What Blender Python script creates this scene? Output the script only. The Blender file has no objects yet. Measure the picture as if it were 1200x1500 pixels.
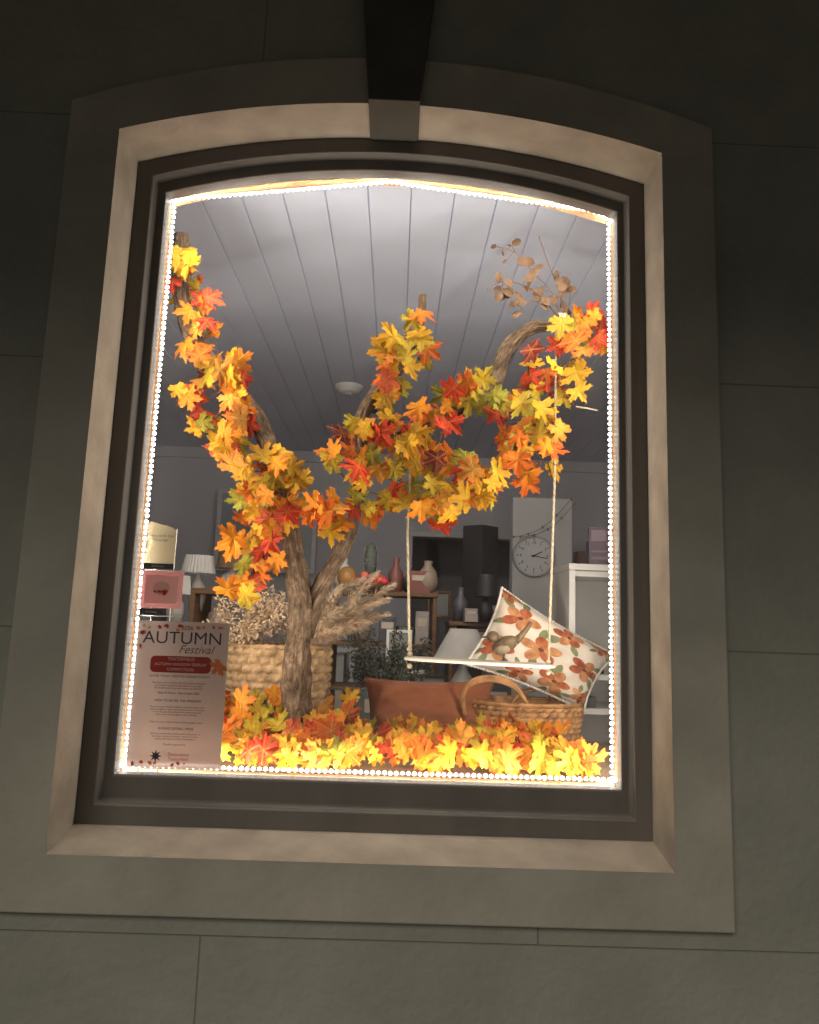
import bpy, math, random, bmesh
from mathutils import Vector, Matrix, noise, Euler
random.seed(11)
rnd=random.random
def ru(a,b): return a+(b-a)*rnd()
scene=bpy.context.scene
scene.view_settings.view_transform='Standard'
scene.view_settings.look='None'
scene.view_settings.exposure=0

# ------------------------------------------------------------ materials
def newmat(name):
    m=bpy.data.materials.new(name); m.use_nodes=True
    return m,m.node_tree,m.node_tree.nodes,m.node_tree.links
def mat(name,col,rough=.6,var=.15,scale=8,bump=.1,bscale=60,stretch=(1,1,1),metal=0,spec=.4,bdist=.004,sheen=0,detail=6,transl=0,var2=None):
    m,nt,N,L=newmat(name)
    b=N['Principled BSDF']
    tc=N.new('ShaderNodeTexCoord'); mp=N.new('ShaderNodeMapping')
    mp.inputs['Scale'].default_value=stretch
    L.new(tc.outputs['Object'],mp.inputs['Vector'])
    n=N.new('ShaderNodeTexNoise'); n.inputs['Scale'].default_value=scale; n.inputs['Detail'].default_value=detail
    L.new(mp.outputs['Vector'],n.inputs['Vector'])
    r=N.new('ShaderNodeValToRGB')
    r.color_ramp.elements[0].position=.3; r.color_ramp.elements[1].position=.7
    c0=[max(0,c*(1-var)) for c in col]; c1=[min(1,c*(1+var)) for c in col]
    if var2: c1=list(var2)
    r.color_ramp.elements[0].color=(*c0,1); r.color_ramp.elements[1].color=(*c1,1)
    L.new(n.outputs['Fac'],r.inputs['Fac'])
    L.new(r.outputs['Color'],b.inputs['Base Color'])
    b.inputs['Roughness'].default_value=rough
    b.inputs['Metallic'].default_value=metal
    b.inputs['Specular IOR Level'].default_value=spec
    if sheen:
        b.inputs['Sheen Weight'].default_value=sheen
    if bump:
        n2=N.new('ShaderNodeTexNoise'); n2.inputs['Scale'].default_value=bscale; n2.inputs['Detail'].default_value=5
        L.new(mp.outputs['Vector'],n2.inputs['Vector'])
        bp=N.new('ShaderNodeBump'); bp.inputs['Strength'].default_value=bump; bp.inputs['Distance'].default_value=bdist
        L.new(n2.outputs['Fac'],bp.inputs['Height']); L.new(bp.outputs['Normal'],b.inputs['Normal'])
    if transl:
        t=N.new('ShaderNodeBsdfTranslucent'); mx=N.new('ShaderNodeMixShader'); mx.inputs[0].default_value=transl
        L.new(r.outputs['Color'],t.inputs['Color'])
        L.new(b.outputs[0],mx.inputs[1]); L.new(t.outputs[0],mx.inputs[2])
        L.new(mx.outputs[0],N['Material Output'].inputs['Surface'])
    return m
def emis(name,col,s,sample=True):
    m,nt,N,L=newmat(name)
    N.remove(N['Principled BSDF']); e=N.new('ShaderNodeEmission')
    e.inputs[0].default_value=(*col,1); e.inputs[1].default_value=s
    L.new(e.outputs[0],N['Material Output'].inputs['Surface'])
    if not sample:
        m.cycles.emission_sampling='NONE'
    return m

def wall_mat():
    m,nt,N,L=newmat('ashlar_render'); b=N['Principled BSDF']
    tc=N.new('ShaderNodeTexCoord'); sx=N.new('ShaderNodeSeparateXYZ'); cx=N.new('ShaderNodeCombineXYZ')
    L.new(tc.outputs['Object'],sx.inputs[0])
    ax=N.new('ShaderNodeMath'); ax.inputs[1].default_value=19.851; L.new(sx.outputs['X'],ax.inputs[0])
    az=N.new('ShaderNodeMath'); az.inputs[1].default_value=6.6+.168; L.new(sx.outputs['Z'],az.inputs[0])
    L.new(ax.outputs[0],cx.inputs[0]); L.new(az.outputs[0],cx.inputs[1])
    br=N.new('ShaderNodeTexBrick'); br.inputs['Scale'].default_value=1; br.inputs['Brick Width'].default_value=1.5
    br.inputs['Row Height'].default_value=.66; br.inputs['Mortar Size'].default_value=.0022; br.inputs['Mortar Smooth'].default_value=.6
    br.offset=0.5
    L.new(cx.outputs[0],br.inputs['Vector'])
    n=N.new('ShaderNodeTexNoise'); n.inputs['Scale'].default_value=2.2; n.inputs['Detail'].default_value=9; n.inputs['Roughness'].default_value=.65; L.new(tc.outputs['Object'],n.inputs['Vector'])
    r=N.new('ShaderNodeValToRGB'); r.color_ramp.elements[0].position=.3; r.color_ramp.elements[1].position=.7
    r.color_ramp.elements[0].color=(.20,.20,.165,1); r.color_ramp.elements[1].color=(.29,.285,.24,1)
    L.new(n.outputs['Fac'],r.inputs['Fac'])
    mx=N.new('ShaderNodeMix'); mx.data_type='RGBA'; L.new(br.outputs['Fac'],mx.inputs['Factor'])
    L.new(r.outputs['Color'],mx.inputs['A']); mx.inputs['B'].default_value=(.17,.17,.14,1)
    L.new(mx.outputs['Result'],b.inputs['Base Color']); b.inputs['Roughness'].default_value=.75
    n2=N.new('ShaderNodeTexNoise'); n2.inputs['Scale'].default_value=45; n2.inputs['Detail'].default_value=7; L.new(tc.outputs['Object'],n2.inputs['Vector'])
    m1=N.new('ShaderNodeMath'); m1.operation='MULTIPLY'; m1.inputs[1].default_value=-.8; L.new(br.outputs['Fac'],m1.inputs[0])
    m2=N.new('ShaderNodeMath'); L.new(m1.outputs[0],m2.inputs[0]); 
    m3=N.new('ShaderNodeMath'); m3.operation='MULTIPLY'; m3.inputs[1].default_value=1.1; L.new(n2.outputs['Fac'],m3.inputs[0]); L.new(m3.outputs[0],m2.inputs[1])
    bp=N.new('ShaderNodeBump'); bp.inputs['Strength'].default_value=.7; bp.inputs['Distance'].default_value=.004
    L.new(m2.outputs[0],bp.inputs['Height']); L.new(bp.outputs[0],b.inputs['Normal'])
    return m

def leaf_mat():
    m,nt,N,L=newmat('silk_maple_leaf'); b=N['Principled BSDF']
    at=N.new('ShaderNodeAttribute'); at.attribute_name='leafcol'
    uv=N.new('ShaderNodeUVMap'); uv.uv_map='UVMap'
    sx=N.new('ShaderNodeSeparateXYZ'); L.new(uv.outputs[0],sx.inputs[0])
    def M(op,a,b_=None,clamp=False):
        x=N.new('ShaderNodeMath'); x.operation=op; x.use_clamp=clamp
        for i,v in enumerate((a,b_)):
            if v is None: continue
            if isinstance(v,(int,float)): x.inputs[i].default_value=v
            else: L.new(v,x.inputs[i])
        return x.outputs[0]
    X=M('ABSOLUTE',sx.outputs['X']); Y=sx.outputs['Y']
    d1=M('ABSOLUTE',M('SUBTRACT',M('MULTIPLY',X,.45),M('MULTIPLY',Y,.89)))
    d2=M('ABSOLUTE',M('ADD',M('MULTIPLY',X,.39),M('MULTIPLY',Y,.92)))
    d=M('MINIMUM',M('MINIMUM',X,d1),d2)
    v=M('SUBTRACT',1,M('MULTIPLY',d,30),True)
    v=M('MULTIPLY',v,.5)
    n=N.new('ShaderNodeTexNoise'); n.inputs['Scale'].default_value=5; L.new(uv.outputs[0],n.inputs['Vector'])
    hs=N.new('ShaderNodeMix'); hs.data_type='RGBA'; hs.blend_type='MULTIPLY'; hs.inputs['Factor'].default_value=.5
    rr=N.new('ShaderNodeValToRGB'); rr.color_ramp.elements[0].position=.3; rr.color_ramp.elements[0].color=(.55,.35,.25,1); rr.color_ramp.elements[1].position=.65; rr.color_ramp.elements[1].color=(1,1,1,1)
    L.new(n.outputs['Fac'],rr.inputs['Fac']); L.new(at.outputs['Color'],hs.inputs['A']); L.new(rr.outputs['Color'],hs.inputs['B'])
    mx=N.new('ShaderNodeMix'); mx.data_type='RGBA'; L.new(v,mx.inputs['Factor']); L.new(hs.outputs['Result'],mx.inputs['A'])
    mx.inputs['B'].default_value=(.55,.33,.045,1)
    L.new(mx.outputs['Result'],b.inputs['Base Color']); b.inputs['Roughness'].default_value=.6; b.inputs['Specular IOR Level'].default_value=.2
    bp=N.new('ShaderNodeBump'); bp.inputs['Strength'].default_value=.8; bp.inputs['Distance'].default_value=.003; L.new(v,bp.inputs['Height']); L.new(bp.outputs[0],b.inputs['Normal'])
    t=N.new('ShaderNodeBsdfTranslucent'); L.new(mx.outputs['Result'],t.inputs['Color'])
    ms=N.new('ShaderNodeMixShader'); ms.inputs[0].default_value=.34
    L.new(b.outputs[0],ms.inputs[1]); L.new(t.outputs[0],ms.inputs[2]); L.new(ms.outputs[0],N['Material Output'].inputs['Surface'])
    return m

def bark_mat():
    m,nt,N,L=newmat('dry_bark'); b=N['Principled BSDF']
    tc=N.new('ShaderNodeTexCoord')
    uv=N.new('ShaderNodeUVMap'); uv.uv_map='UVMap'
    mp=N.new('ShaderNodeMapping'); mp.inputs['Scale'].default_value=(20,5,1); L.new(uv.outputs[0],mp.inputs['Vector'])
    n=N.new('ShaderNodeTexNoise'); n.inputs['Scale'].default_value=1.3; n.inputs['Detail'].default_value=10; n.inputs['Roughness'].default_value=.75; n.inputs['Distortion'].default_value=.4
    L.new(mp.outputs[0],n.inputs['Vector'])
    n3=N.new('ShaderNodeTexNoise'); n3.inputs['Scale'].default_value=22; n3.inputs['Detail'].default_value=8; n3.inputs['Roughness'].default_value=.7; L.new(tc.outputs['Object'],n3.inputs['Vector'])
    av=N.new('ShaderNodeMix'); av.inputs['Factor'].default_value=.40; L.new(n.outputs['Fac'],av.inputs['A']); L.new(n3.outputs['Fac'],av.inputs['B'])
    r=N.new('ShaderNodeValToRGB'); e=r.color_ramp.elements
    e[0].position=.38; e[0].color=(.025,.016,.010,1); e[1].position=.62; e[1].color=(.29,.20,.13,1)
    x=e.new(.50); x.color=(.125,.08,.048,1)
    L.new(av.outputs['Result'],r.inputs['Fac']); L.new(r.outputs[0],b.inputs['Base Color'])
    b.inputs['Roughness'].default_value=.9; b.inputs['Specular IOR Level'].default_value=.15
    bp=N.new('ShaderNodeBump'); bp.inputs['Strength'].default_value=1; bp.inputs['Distance'].default_value=.018; L.new(av.outputs['Result'],bp.inputs['Height']); L.new(bp.outputs[0],b.inputs['Normal'])
    return m
def glass_mat():
    m,nt,N,L=newmat('window_glass'); N.remove(N['Principled BSDF'])
    t=N.new('ShaderNodeBsdfTransparent'); t.inputs[0].default_value=(.97,.98,.98,1)
    g=N.new('ShaderNodeBsdfGlossy'); g.inputs['Roughness'].default_value=.08
    mx=N.new('ShaderNodeMixShader'); mx.inputs[0].default_value=.006; L.new(t.outputs[0],mx.inputs[1]); L.new(g.outputs[0],mx.inputs[2])
    # mottled translucent haze put into the pane to imitate glow near the LEDs
    tc=N.new('ShaderNodeTexCoord'); n=N.new('ShaderNodeTexNoise'); n.inputs['Scale'].default_value=3; n.inputs['Detail'].default_value=7; L.new(tc.outputs['Object'],n.inputs['Vector'])
    mr=N.new('ShaderNodeMapRange'); mr.inputs[1].default_value=.3; mr.inputs[2].default_value=.7; mr.inputs[3].default_value=.008; mr.inputs[4].default_value=.017; L.new(n.outputs['Fac'],mr.inputs[0])
    tl=N.new('ShaderNodeBsdfTranslucent'); tl.inputs[0].default_value=(.9,.9,.9,1)
    m2=N.new('ShaderNodeMixShader'); L.new(mr.outputs[0],m2.inputs[0]); L.new(mx.outputs[0],m2.inputs[1]); L.new(tl.outputs[0],m2.inputs[2])
    L.new(m2.outputs[0],N['Material Output'].inputs['Surface'])
    return m

M_wall=wall_mat()
M_trim=mat('painted_render_trim',(.335,.315,.26),.7,.16,4,.7,38,bdist=.004,detail=9)
M_reveal=mat('cream_render_reveal',(.37,.315,.25),.75,.18,9,.8,32,bdist=.003,detail=9)
M_key=mat('dark_keystone_paint',(.065,.06,.05),.6,.2,6,.3,50)
M_frame=mat('brown_frame_paint',(.135,.12,.105),.5,.2,6,.45,30,stretch=(1,1,.15),detail=9)
M_lining=mat('varnished_wood_lining',(.22,.125,.06),.45,.3,10,.2,40,stretch=(3,3,.4))
M_ceil=mat('ceiling_board_paint',(.70,.73,.86),.55,.04,2,.08,30)
M_iwall=mat('shop_wall_paint',(.70,.70,.74),.8,.05,2,.05,40)
M_floor=mat('timber_floor',(.26,.17,.10),.5,.3,3,.2,30,stretch=(6,.6,1))
M_plat=mat('display_shelf_timber',(.42,.30,.19),.5,.25,5,.2,30,stretch=(.6,6,1))
M_pave=mat('pavement_concrete',(.16,.155,.145),.85,.2,1.5,.4,60)
M_bark=bark_mat(); M_leaf=leaf_mat(); M_glass=glass_mat()
M_vine=mat('vine_stem',(.10,.045,.02),.7,.3,30,.2)
M_white=mat('white_laminate',(.75,.74,.72),.4,.04,3,.03,30)
M_dark=mat('black_paint',(.025,.025,.028),.5,.2,5,.1)
M_rope=mat('jute_rope',(.42,.33,.22),.9,.3,120,.8,300)
M_rust=mat('rust_velvet',(.185,.055,.018),.85,.10,14,.2,160,sheen=.12)
M_cream=mat('linen_cream',(.60,.51,.42),.9,.07,30,.4,400,bdist=.001)
M_petal=mat('print_rust_petal',(.32,.05,.022),.9,.5,35,.3,400,bdist=.001,var2=(.46,.14,.05))
M_petal2=mat('print_orange_petal',(.42,.14,.055),.9,.4,35,.3,400,bdist=.001,var2=(.54,.26,.11))
M_cent=mat('print_dark_centre',(.10,.04,.03),.9,.2,30,.2)
M_gleaf=mat('print_green_leaf',(.16,.18,.085),.9,.3,30,.3,400,bdist=.001)
M_pipe=mat('white_pompom_trim',(.72,.66,.58),.9,.1,60,.5,200)
M_wicker=mat('seagrass_wicker',(.34,.20,.09),.75,.35,28,.6,140,var2=(.54,.36,.19))
M_wicker2=mat('willow_wicker',(.28,.13,.045),.65,.35,28,.6,140,var2=(.45,.23,.09))
M_pampas=mat('dried_pampas',(.76,.62,.46),.9,.2,20,0,transl=.3)
M_flower=mat('dried_flower',(.50,.36,.23),.9,.35,30,0,transl=.2)
M_gum=mat('dried_gum_leaf',(.10,.052,.024),.7,.45,30,.2,transl=.15)
M_green=mat('dark_foliage',(.05,.06,.045),.7,.4,20,0)
M_led=emis('led_strip_emitter',(1,.92,.80),410)
M_bead=emis('led_diode_lens',(1,.96,.89),14,False)
M_tape=emis('lit_tape_edge',(1,.90,.74),.9,False)

# ------------------------------------------------------------ mesh builder
class MB:
    def __init__(s): s.v=[];s.f=[];s.m=[];s.uv={};s.col={};s.sm=[]
    def add(s,vs,fs,mi=0,smooth=False,uvs=None,cols=None):
        o=len(s.v); s.v+= [tuple(p) for p in vs]
        for f in fs:
            s.f.append([i+o for i in f]); s.m.append(mi); s.sm.append(smooth)
        if uvs:
            for i,u in enumerate(uvs): s.uv[o+i]=u
        if cols:
            for i,c in enumerate(cols): s.col[o+i]=c
        return o
    def box(s,x0,x1,y0,y1,z0,z1,mi=0,T=None):
        vs=[Vector((x,y,z)) for x in (x0,x1) for y in (y0,y1) for z in (z0,z1)]
        if T: vs=[T@v for v in vs]
        s.add(vs,[(0,1,3,2),(4,6,7,5),(0,4,5,1),(2,3,7,6),(0,2,6,4),(1,5,7,3)],mi)
    def tube(s,pts,rad,seg=8,res=4,mi=0,rough=0,cap=True,seed=0,closed=False):
        P=[Vector(p) for p in pts]
        if not hasattr(rad,'__len__'): rad=[rad]*len(P)
        Q=[];Rr=[]
        n=len(P)
        for i in range(n-1):
            p0=P[max(i-1,0)];p1=P[i];p2=P[i+1];p3=P[min(i+2,n-1)]
            for k in range(res):
                t=k/res
                Q.append(.5*((2*p1)+(p2-p0)*t+(2*p0-5*p1+4*p2-p3)*t*t+(3*p1-p0-3*p2+p3)*t**3)); Rr.append(rad[i]*(1-t)+rad[i+1]*t)
        Q.append(P[-1]);Rr.append(rad[-1])
        vs=[];uvs=[];fs=[]
        t0=(Q[1]-Q[0]).normalized(); nrm=t0.orthogonal().normalized(); L=0
        for i,q in enumerate(Q):
            t=(Q[min(i+1,len(Q)-1)]-Q[max(i-1,0)]).normalized()
            nrm=(nrm-t*nrm.dot(t)).normalized(); bn=t.cross(nrm)
            if i: L+=(q-Q[i-1]).length
            for k in range(seg+1):
                a=2*math.pi*k/seg
                d=nrm*math.cos(a)+bn*math.sin(a); r=Rr[i]
                if rough:
                    r*=1+rough*.8*noise.noise(Vector((math.cos(a)*1.6+seed,math.sin(a)*1.6,L*9)))+rough*.6*noise.noise(Vector((math.cos(a)*4+seed,math.sin(a)*4,L*14+3)))+rough*.55*noise.noise(Vector((math.cos(a)*9+seed,math.sin(a)*9,L*16)))
                vs.append(q+d*r); uvs.append((k/seg,L*4))
        w=seg+1
        for i in range(len(Q)-1):
            for k in range(seg):
                fs.append((i*w+k,i*w+k+1,(i+1)*w+k+1,(i+1)*w+k))
        if cap:
            fs.append(tuple(range(seg))[::-1]); fs.append(tuple((len(Q)-1)*w+k for k in range(seg)))
        s.add(vs,fs,mi,True,uvs)
    def lathe(s,prof,c=(0,0,0),seg=24,mi=0,sx=1,sy=1,smooth=True,pleat=0,T=None):
        vs=[];fs=[];c=Vector(c)
        for r,z in prof:
            for k in range(seg):
                a=2*math.pi*k/seg; rr=r*(1+(pleat if k%2 else -pleat))
                p=Vector((rr*math.cos(a)*sx,rr*math.sin(a)*sy,z))
                if T: p=T@p
                vs.append(p+c)
        for i in range(len(prof)-1):
            for k in range(seg):
                k2=(k+1)%seg
                fs.append((i*seg+k,i*seg+k2,(i+1)*seg+k2,(i+1)*seg+k))
        s.add(vs,fs,mi,smooth)
    def ell(s,c,r,mi=0,seg=12,T=None):
        prof=[(math.sin(math.pi*i/8)*1.0,-math.cos(math.pi*i/8)) for i in range(9)]
        vs=[];fs=[];c=Vector(c)
        for a_,z in prof:
            a_=max(a_,.001)
            for k in range(seg):
                a=2*math.pi*k/seg; p=Vector((a_*math.cos(a)*r[0],a_*math.sin(a)*r[1],z*r[2]))
                if T: p=T@p
                vs.append(p+c)
        for i in range(8):
            for k in range(seg):
                k2=(k+1)%seg
                fs.append((i*seg+k,i*seg+k2,(i+1)*seg+k2,(i+1)*seg+k))
        s.add(vs,fs,mi,True)
    def obj(s,name,mats,parent=None,bevel=0):
        me=bpy.data.meshes.new(name); me.from_pydata(s.v,[],s.f)
        for m in mats: me.materials.append(m)
        me.polygons.foreach_set('material_index',s.m); me.polygons.foreach_set('use_smooth',s.sm)
        if s.uv:
            ul=me.uv_layers.new(name='UVMap')
            for lp in me.loops:
                ul.data[lp.index].uv=s.uv.get(lp.vertex_index,(0,0))
        if s.col:
            ca=me.color_attributes.new('leafcol','FLOAT_COLOR','POINT')
            for i in range(len(s.v)): ca.data[i].color=(*s.col.get(i,(1,1,1)),1)
        me.update()
        o=bpy.data.objects.new(name,me); scene.collection.objects.link(o)
        if parent: o.parent=parent
        if bevel:
            b=o.modifiers.new('bevel','BEVEL'); b.width=bevel; b.segments=2; b.limit_method='ANGLE'; b.angle_limit=math.radians(40)
        return o
def empty(name):
    o=bpy.data.objects.new(name,None); scene.collection.objects.link(o); return o

# ------------------------------------------------------------ building
B=empty('shop_building')
def arch(x,xh,zs,rise):
    R=(xh*xh+rise*rise)/(2*rise); return zs+math.sqrt(max(R*R-x*x,0))-(R-rise)
def outline(xl,xr,zb,zs,rise,n=28,m=8):
    pts=[]
    for i in range(m): pts.append((xl,zb+(zs-zb)*i/m))
    xh=(xr-xl)/2; xc=(xr+xl)/2
    for i in range(n+1):
        x=-xh+2*xh*i/n; pts.append((xc+x,arch(x,xh,zs,rise)))
    for i in range(m): pts.append((xr,zs+(zb-zs)*(i+1)/m))
    return pts
def loft(mb,loops,mi=0,smooth=False):
    n=len(loops[0]); vs=[p for l in loops for p in l]; fs=[]
    for j in range(len(loops)-1):
        for i in range(n):
            i2=(i+1)%n; fs.append((j*n+i,j*n+i2,(j+1)*n+i2,(j+1)*n+i))
    mb.add(vs,fs,mi,smooth)
def at_y(o,y): return [(x,y,z) for x,z in o]

OP=outline(-.70,.70,0,1.76,.105); OPb=outline(-.70,.70,.032,1.76,.105)
OUT=outline(-.83,.834,-.123,1.838,.16)
def skin(mb,y,xe,zb,zt,xh,zlow,archf,mi=0):
    def q(x0,x1,z0,z1): mb.add([(x0,y,z0),(x1,y,z0),(x1,y,z1),(x0,y,z1)],[(0,1,2,3)],mi)
    q(-xe,-xh,zb,zt); q(xh,xe,zb,zt); q(-xh,xh,zb,zlow)
    n=24
    for i in range(n):
        x0=-xh+2*xh*i/n; x1=-xh+2*xh*(i+1)/n
        mb.add([(x0,y,archf(x0)),(x1,y,archf(x1)),(x1,y,zt),(x0,y,zt)],[(0,1,2,3)],mi)
mb=MB(); skin(mb,.024,7,-1,3.4,.78,-.06,lambda x:arch(x,.8,1.80,.14)); mb.obj('outer_wall',[M_wall],B)
mb=MB(); skin(mb,.205,2.7,-1,2.2,.672,.05,lambda x:arch(x,.68,1.735,.1)); mb.obj('inner_wall',[M_iwall],B)
mb=MB(); loft(mb,[at_y(OUT,.05),at_y(OUT,.0),at_y(OP,.0)]); mb.obj('window_surround',[M_trim],B,bevel=.004)
mb=MB(); loft(mb,[at_y(OP,.0005),at_y(OPb,.16)]); mb.obj('window_reveal',[M_reveal],B)
mb=MB(); zk=1.858
v=[(-.065,-.022,zk),(.068,-.022,zk),(.125,-.022,2.5),(-.122,-.022,2.5),(-.065,.139,zk),(.068,.139,zk),(.125,.139,2.5),(-.122,.139,2.5)]
mb.add(v,[(0,1,2,3),(5,4,7,6),(4,5,1,0),(4,0,3,7),(1,5,6,2),(3,2,6,7)]); mb.obj('keystone',[M_key],B,bevel=.003)
F0=outline(-.702,.702,.02,1.762,.105); F1=outline(-.655,.657,.075,1.722,.10); F2=outline(-.625,.632,.14,1.69,.095)
mb=MB(); loft(mb,[at_y(F0,.20),at_y(F0,.14),at_y(F1,.14),at_y(F1,.158),at_y(outline(-.648,.650,.082,1.716,.10),.165),at_y(F2,.165),at_y(F2,.204)])
mb.obj('window_frame',[M_frame],B,bevel=.003)
F3=outline(-.637,.643,.128,1.702,.097)
mb=MB(); loft(mb,[at_y(F2,.2045),at_y(F3,.2055),at_y(F3,.26)]); mb.obj('window_lining',[M_lining],B)
mb=MB(); g=at_y(outline(-.64,.645,.12,1.70,.10),.185); mb.add(g,[tuple(range(len(g)))]); mb.obj('window_glass',[M_glass],B)
mb=MB()
x=-2.7
while x<2.7:
    w=.145; zc=1.95
    pr=[(x,zc+.009),(x+.001,zc+.006),(x+.004,zc),(x+w-.004,zc),(x+w-.001,zc+.006),(x+w,zc+.009)]
    vs=[(a,.2,b) for a,b in pr]+[(a,4.6,b) for a,b in pr]
    mb.add(vs,[(i,i+1,i+7,i+6) for i in range(5)]); x+=w
mb.box(-2.8,2.8,.2,4.8,1.975,2.05); mb.obj('ceiling',[M_ceil],B)
mb=MB(); mb.box(-2.75,-2.65,.2,4.6,-1,2); mb.box(2.65,2.75,.2,4.6,-1,2)
mb.box(-2.75,.18,4.45,4.6,-1,1.975); mb.box(1.05,2.75,4.45,4.6,-1,1.975); mb.box(.18,1.05,4.45,4.6,1.25,1.975)
mb.box(-.2,1.4,6.2,6.3,-1,2); mb.box(-.3,-.2,4.6,6.3,-1,2); mb.box(1.4,1.5,4.6,6.3,-1,2)
mb.box(-2.66,2.66,4.42,4.449,1.86,1.949)
mb.obj('shop_walls',[M_iwall],B)
mb=MB(); mb.box(.14,.18,4.40,4.449,-1,1.25); mb.box(1.05,1.09,4.40,4.449,-1,1.25); mb.box(.14,1.09,4.40,4.449,1.25,1.29); mb.obj('door_architrave',[M_white],B,bevel=.004)
mb=MB(); mb.box(-2.8,2.8,.2,6.3,-1.0,-.95); mb.obj('shop_floor',[M_floor],B)
mb=MB(); mb.box(-7,7,.25,6.6,3.4,3.5); mb.box(-7,-6.9,.03,6.6,-1,3.4); mb.box(6.9,7,.03,6.6,-1,3.4); mb.box(-7,7,6.5,6.6,-1,3.4); mb.obj('building_shell',[M_wall],B)
mb=MB(); mb.box(-.85,.85,.262,1.0,.105,.13); mb.box(-.85,.85,.262,.29,-.95,.105); mb.obj('display_shelf',[M_plat],B,bevel=.003)
mb=MB(); mb.box(-7,7,-2.7,-.03,2.50,2.56); mb.box(-7,7,-2.74,-2.68,2.32,2.6)  # unseen roof with posts, added to shade the upper wall
for x in (-4.5,-2.0,2.2,4.5): mb.box(x-.05,x+.05,-2.68,-2.58,-1,2.5)
mb.obj('added_shade_roof',[M_frame],B)
mb=MB(); mb.add([(-150,-150,-1.004),(150,-150,-1.004),(150,150,-1.004),(-150,150,-1.004)],[(0,1,2,3)]); mb.obj('pavement',[M_pave])
mb=MB(); mb.box(.80,1.19,3.0,3.12,-.95,1.37); mb.obj('shop_partition',[mat('partition_paint',(.78,.77,.76),.8,.05,2,.05)],B,bevel=.005)

# ------------------------------------------------------------ LED strip (tape angled slightly into the shop)
LD=empty('led_light_strip')
path=[(-.634,.136),(-.634,1.700),(-.010,1.787),(.575,1.725),(.640,1.690),(.640,.134),(-.634,.132)]
mb=MB(); bd=MB()
cen=Vector((0,.9)); y0=.216
bm=bmesh.new(); bmesh.ops.create_icosphere(bm,subdivisions=1,radius=1); IV=[v.co.copy() for v in bm.verts]; IF=[tuple(v.index for v in f.verts) for f in bm.faces]; bm.free()
for i in range(len(path)-1):
    a=Vector(path[i]);b=Vector(path[i+1]); d=(b-a); L=d.length; d.normalize(); n=Vector((d.y,-d.x))
    if n.dot(cen-(a+b)/2)<0: n=-n
    of=.016 if abs(d.y)>.5 else (.019 if a.y<.5 else .002)
    o2=of-.005
    ns=max(1,int(L/.5))
    for k in range(ns):
        p=a+(b-a)*k/ns; q=a+(b-a)*(k+1)/ns
        P=[(p.x+n.x*of,y0,p.y+n.y*of),(q.x+n.x*of,y0,q.y+n.y*of),(q.x+n.x*o2,y0+.008,q.y+n.y*o2),(p.x+n.x*o2,y0+.008,p.y+n.y*o2)]
        mb.add(P,[(0,1,2,3)],0)
        P2=[(x-n.x*.003,y,z-n.y*.003) for x,y,z in P]; mb.add(P2,[(0,1,2,3)],1)
        mb.add([P[0],P[1],P2[1],P2[0]],[(0,1,2,3)],2)
    nb=int(L/.0150)
    for k in range(nb):
        p=a+d*(L*(k+.5)/nb)+n*(of+.0005); j=ru(-.0006,.0006); s=ru(.0050,.0060)
        bd.add([(p.x+v.x*s+j,y0+.002+v.y*.0045,p.y+v.z*s+j) for v in IV],IF,0,True)
mb.obj('strip_tape',[M_led,M_white,M_tape],LD); bd.obj('diodes',[M_bead],LD)

# ------------------------------------------------------------ leaves
half=[(0,1),(.09,.80),(.2,.78),(.16,.5),(.24,.44),(.45,.62),(.50,.5),(.80,.5),(.68,.36),(.76,.26),(.46,.20),(.50,.08),(.66,.0),(.62,-.16),(.45,-.18),(.40,-.3),(.12,-.16),(0,-.22)]
OUTL=[Vector((x,y-.1)) for x,y in half]+[Vector((-x,y-.1)) for x,y in half[1:-1][::-1]]
PAL=[((.62,.15,.008),(.52,.045,.006),3.6),((.66,.25,.010),(.62,.12,.007),5.6),((.64,.38,.018),(.60,.24,.01),7),((.56,.38,.025),(.26,.26,.018),4.4),((.58,.042,.012),(.42,.012,.008),3.2),((.20,.02,.012),(.09,.008,.008),.7),((.36,.34,.035),(.15,.17,.018),2.0),((.66,.32,.04),(.62,.12,.014),3),((.62,.11,.05),(.54,.07,.025),.8)]
PW=[p[2] for p in PAL]
def leaf(mb,pos,nrm,size,roll,pal=None,curl=None):
    nrm=Vector(nrm).normalized(); up=Vector((0,0,1)) if abs(nrm.z)<.95 else Vector((0,1,0))
    X=up.cross(nrm).normalized(); Y=nrm.cross(X)
    c,s=math.cos(roll),math.sin(roll); X2=X*c+Y*s; Y2=-X*s+Y*c
    base,tip,_=pal or random.choices(PAL,PW)[0]
    k=ru(.62,1.1); base=[b*k for b in base]
    cu=curl if curl is not None else ru(-.3,.9); fold=ru(-.1,.7); tw=ru(-.6,.6); wv=ru(.04,.13); ph=ru(0,6)
    wx=ru(.85,1.12)
    V=[];U=[];C=[]
    def put(p,cc):
        r=p.length; z=-cu*r*r*.6+fold*abs(p.x)*.6+tw*p.x*p.y+wv*math.sin(5*math.atan2(p.y,p.x)+ph)*r
        V.append(Vector(pos)+(X2*p.x*wx+Y2*p.y+nrm*z)*size); U.append((p.x,p.y))
        t=min(1,max(0,(r-.25)/.7)); C.append(tuple(base[i]*(1-t)+tip[i]*t for i in range(3)))
    put(Vector((0,0)),0)
    for p in OUTL: put(p*.5,0)
    for p in OUTL: put(p,0)
    n=len(OUTL)
    fs=[(0,1+i,1+(i+1)%n) for i in range(n)]+[(1+i,1+n+i,1+n+(i+1)%n,1+(i+1)%n) for i in range(n)]
    mb.add(V,fs,0,True,U,C)
def gdir(): return (ru(-1.0,1.0),-1,ru(-.6,.9))

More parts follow.
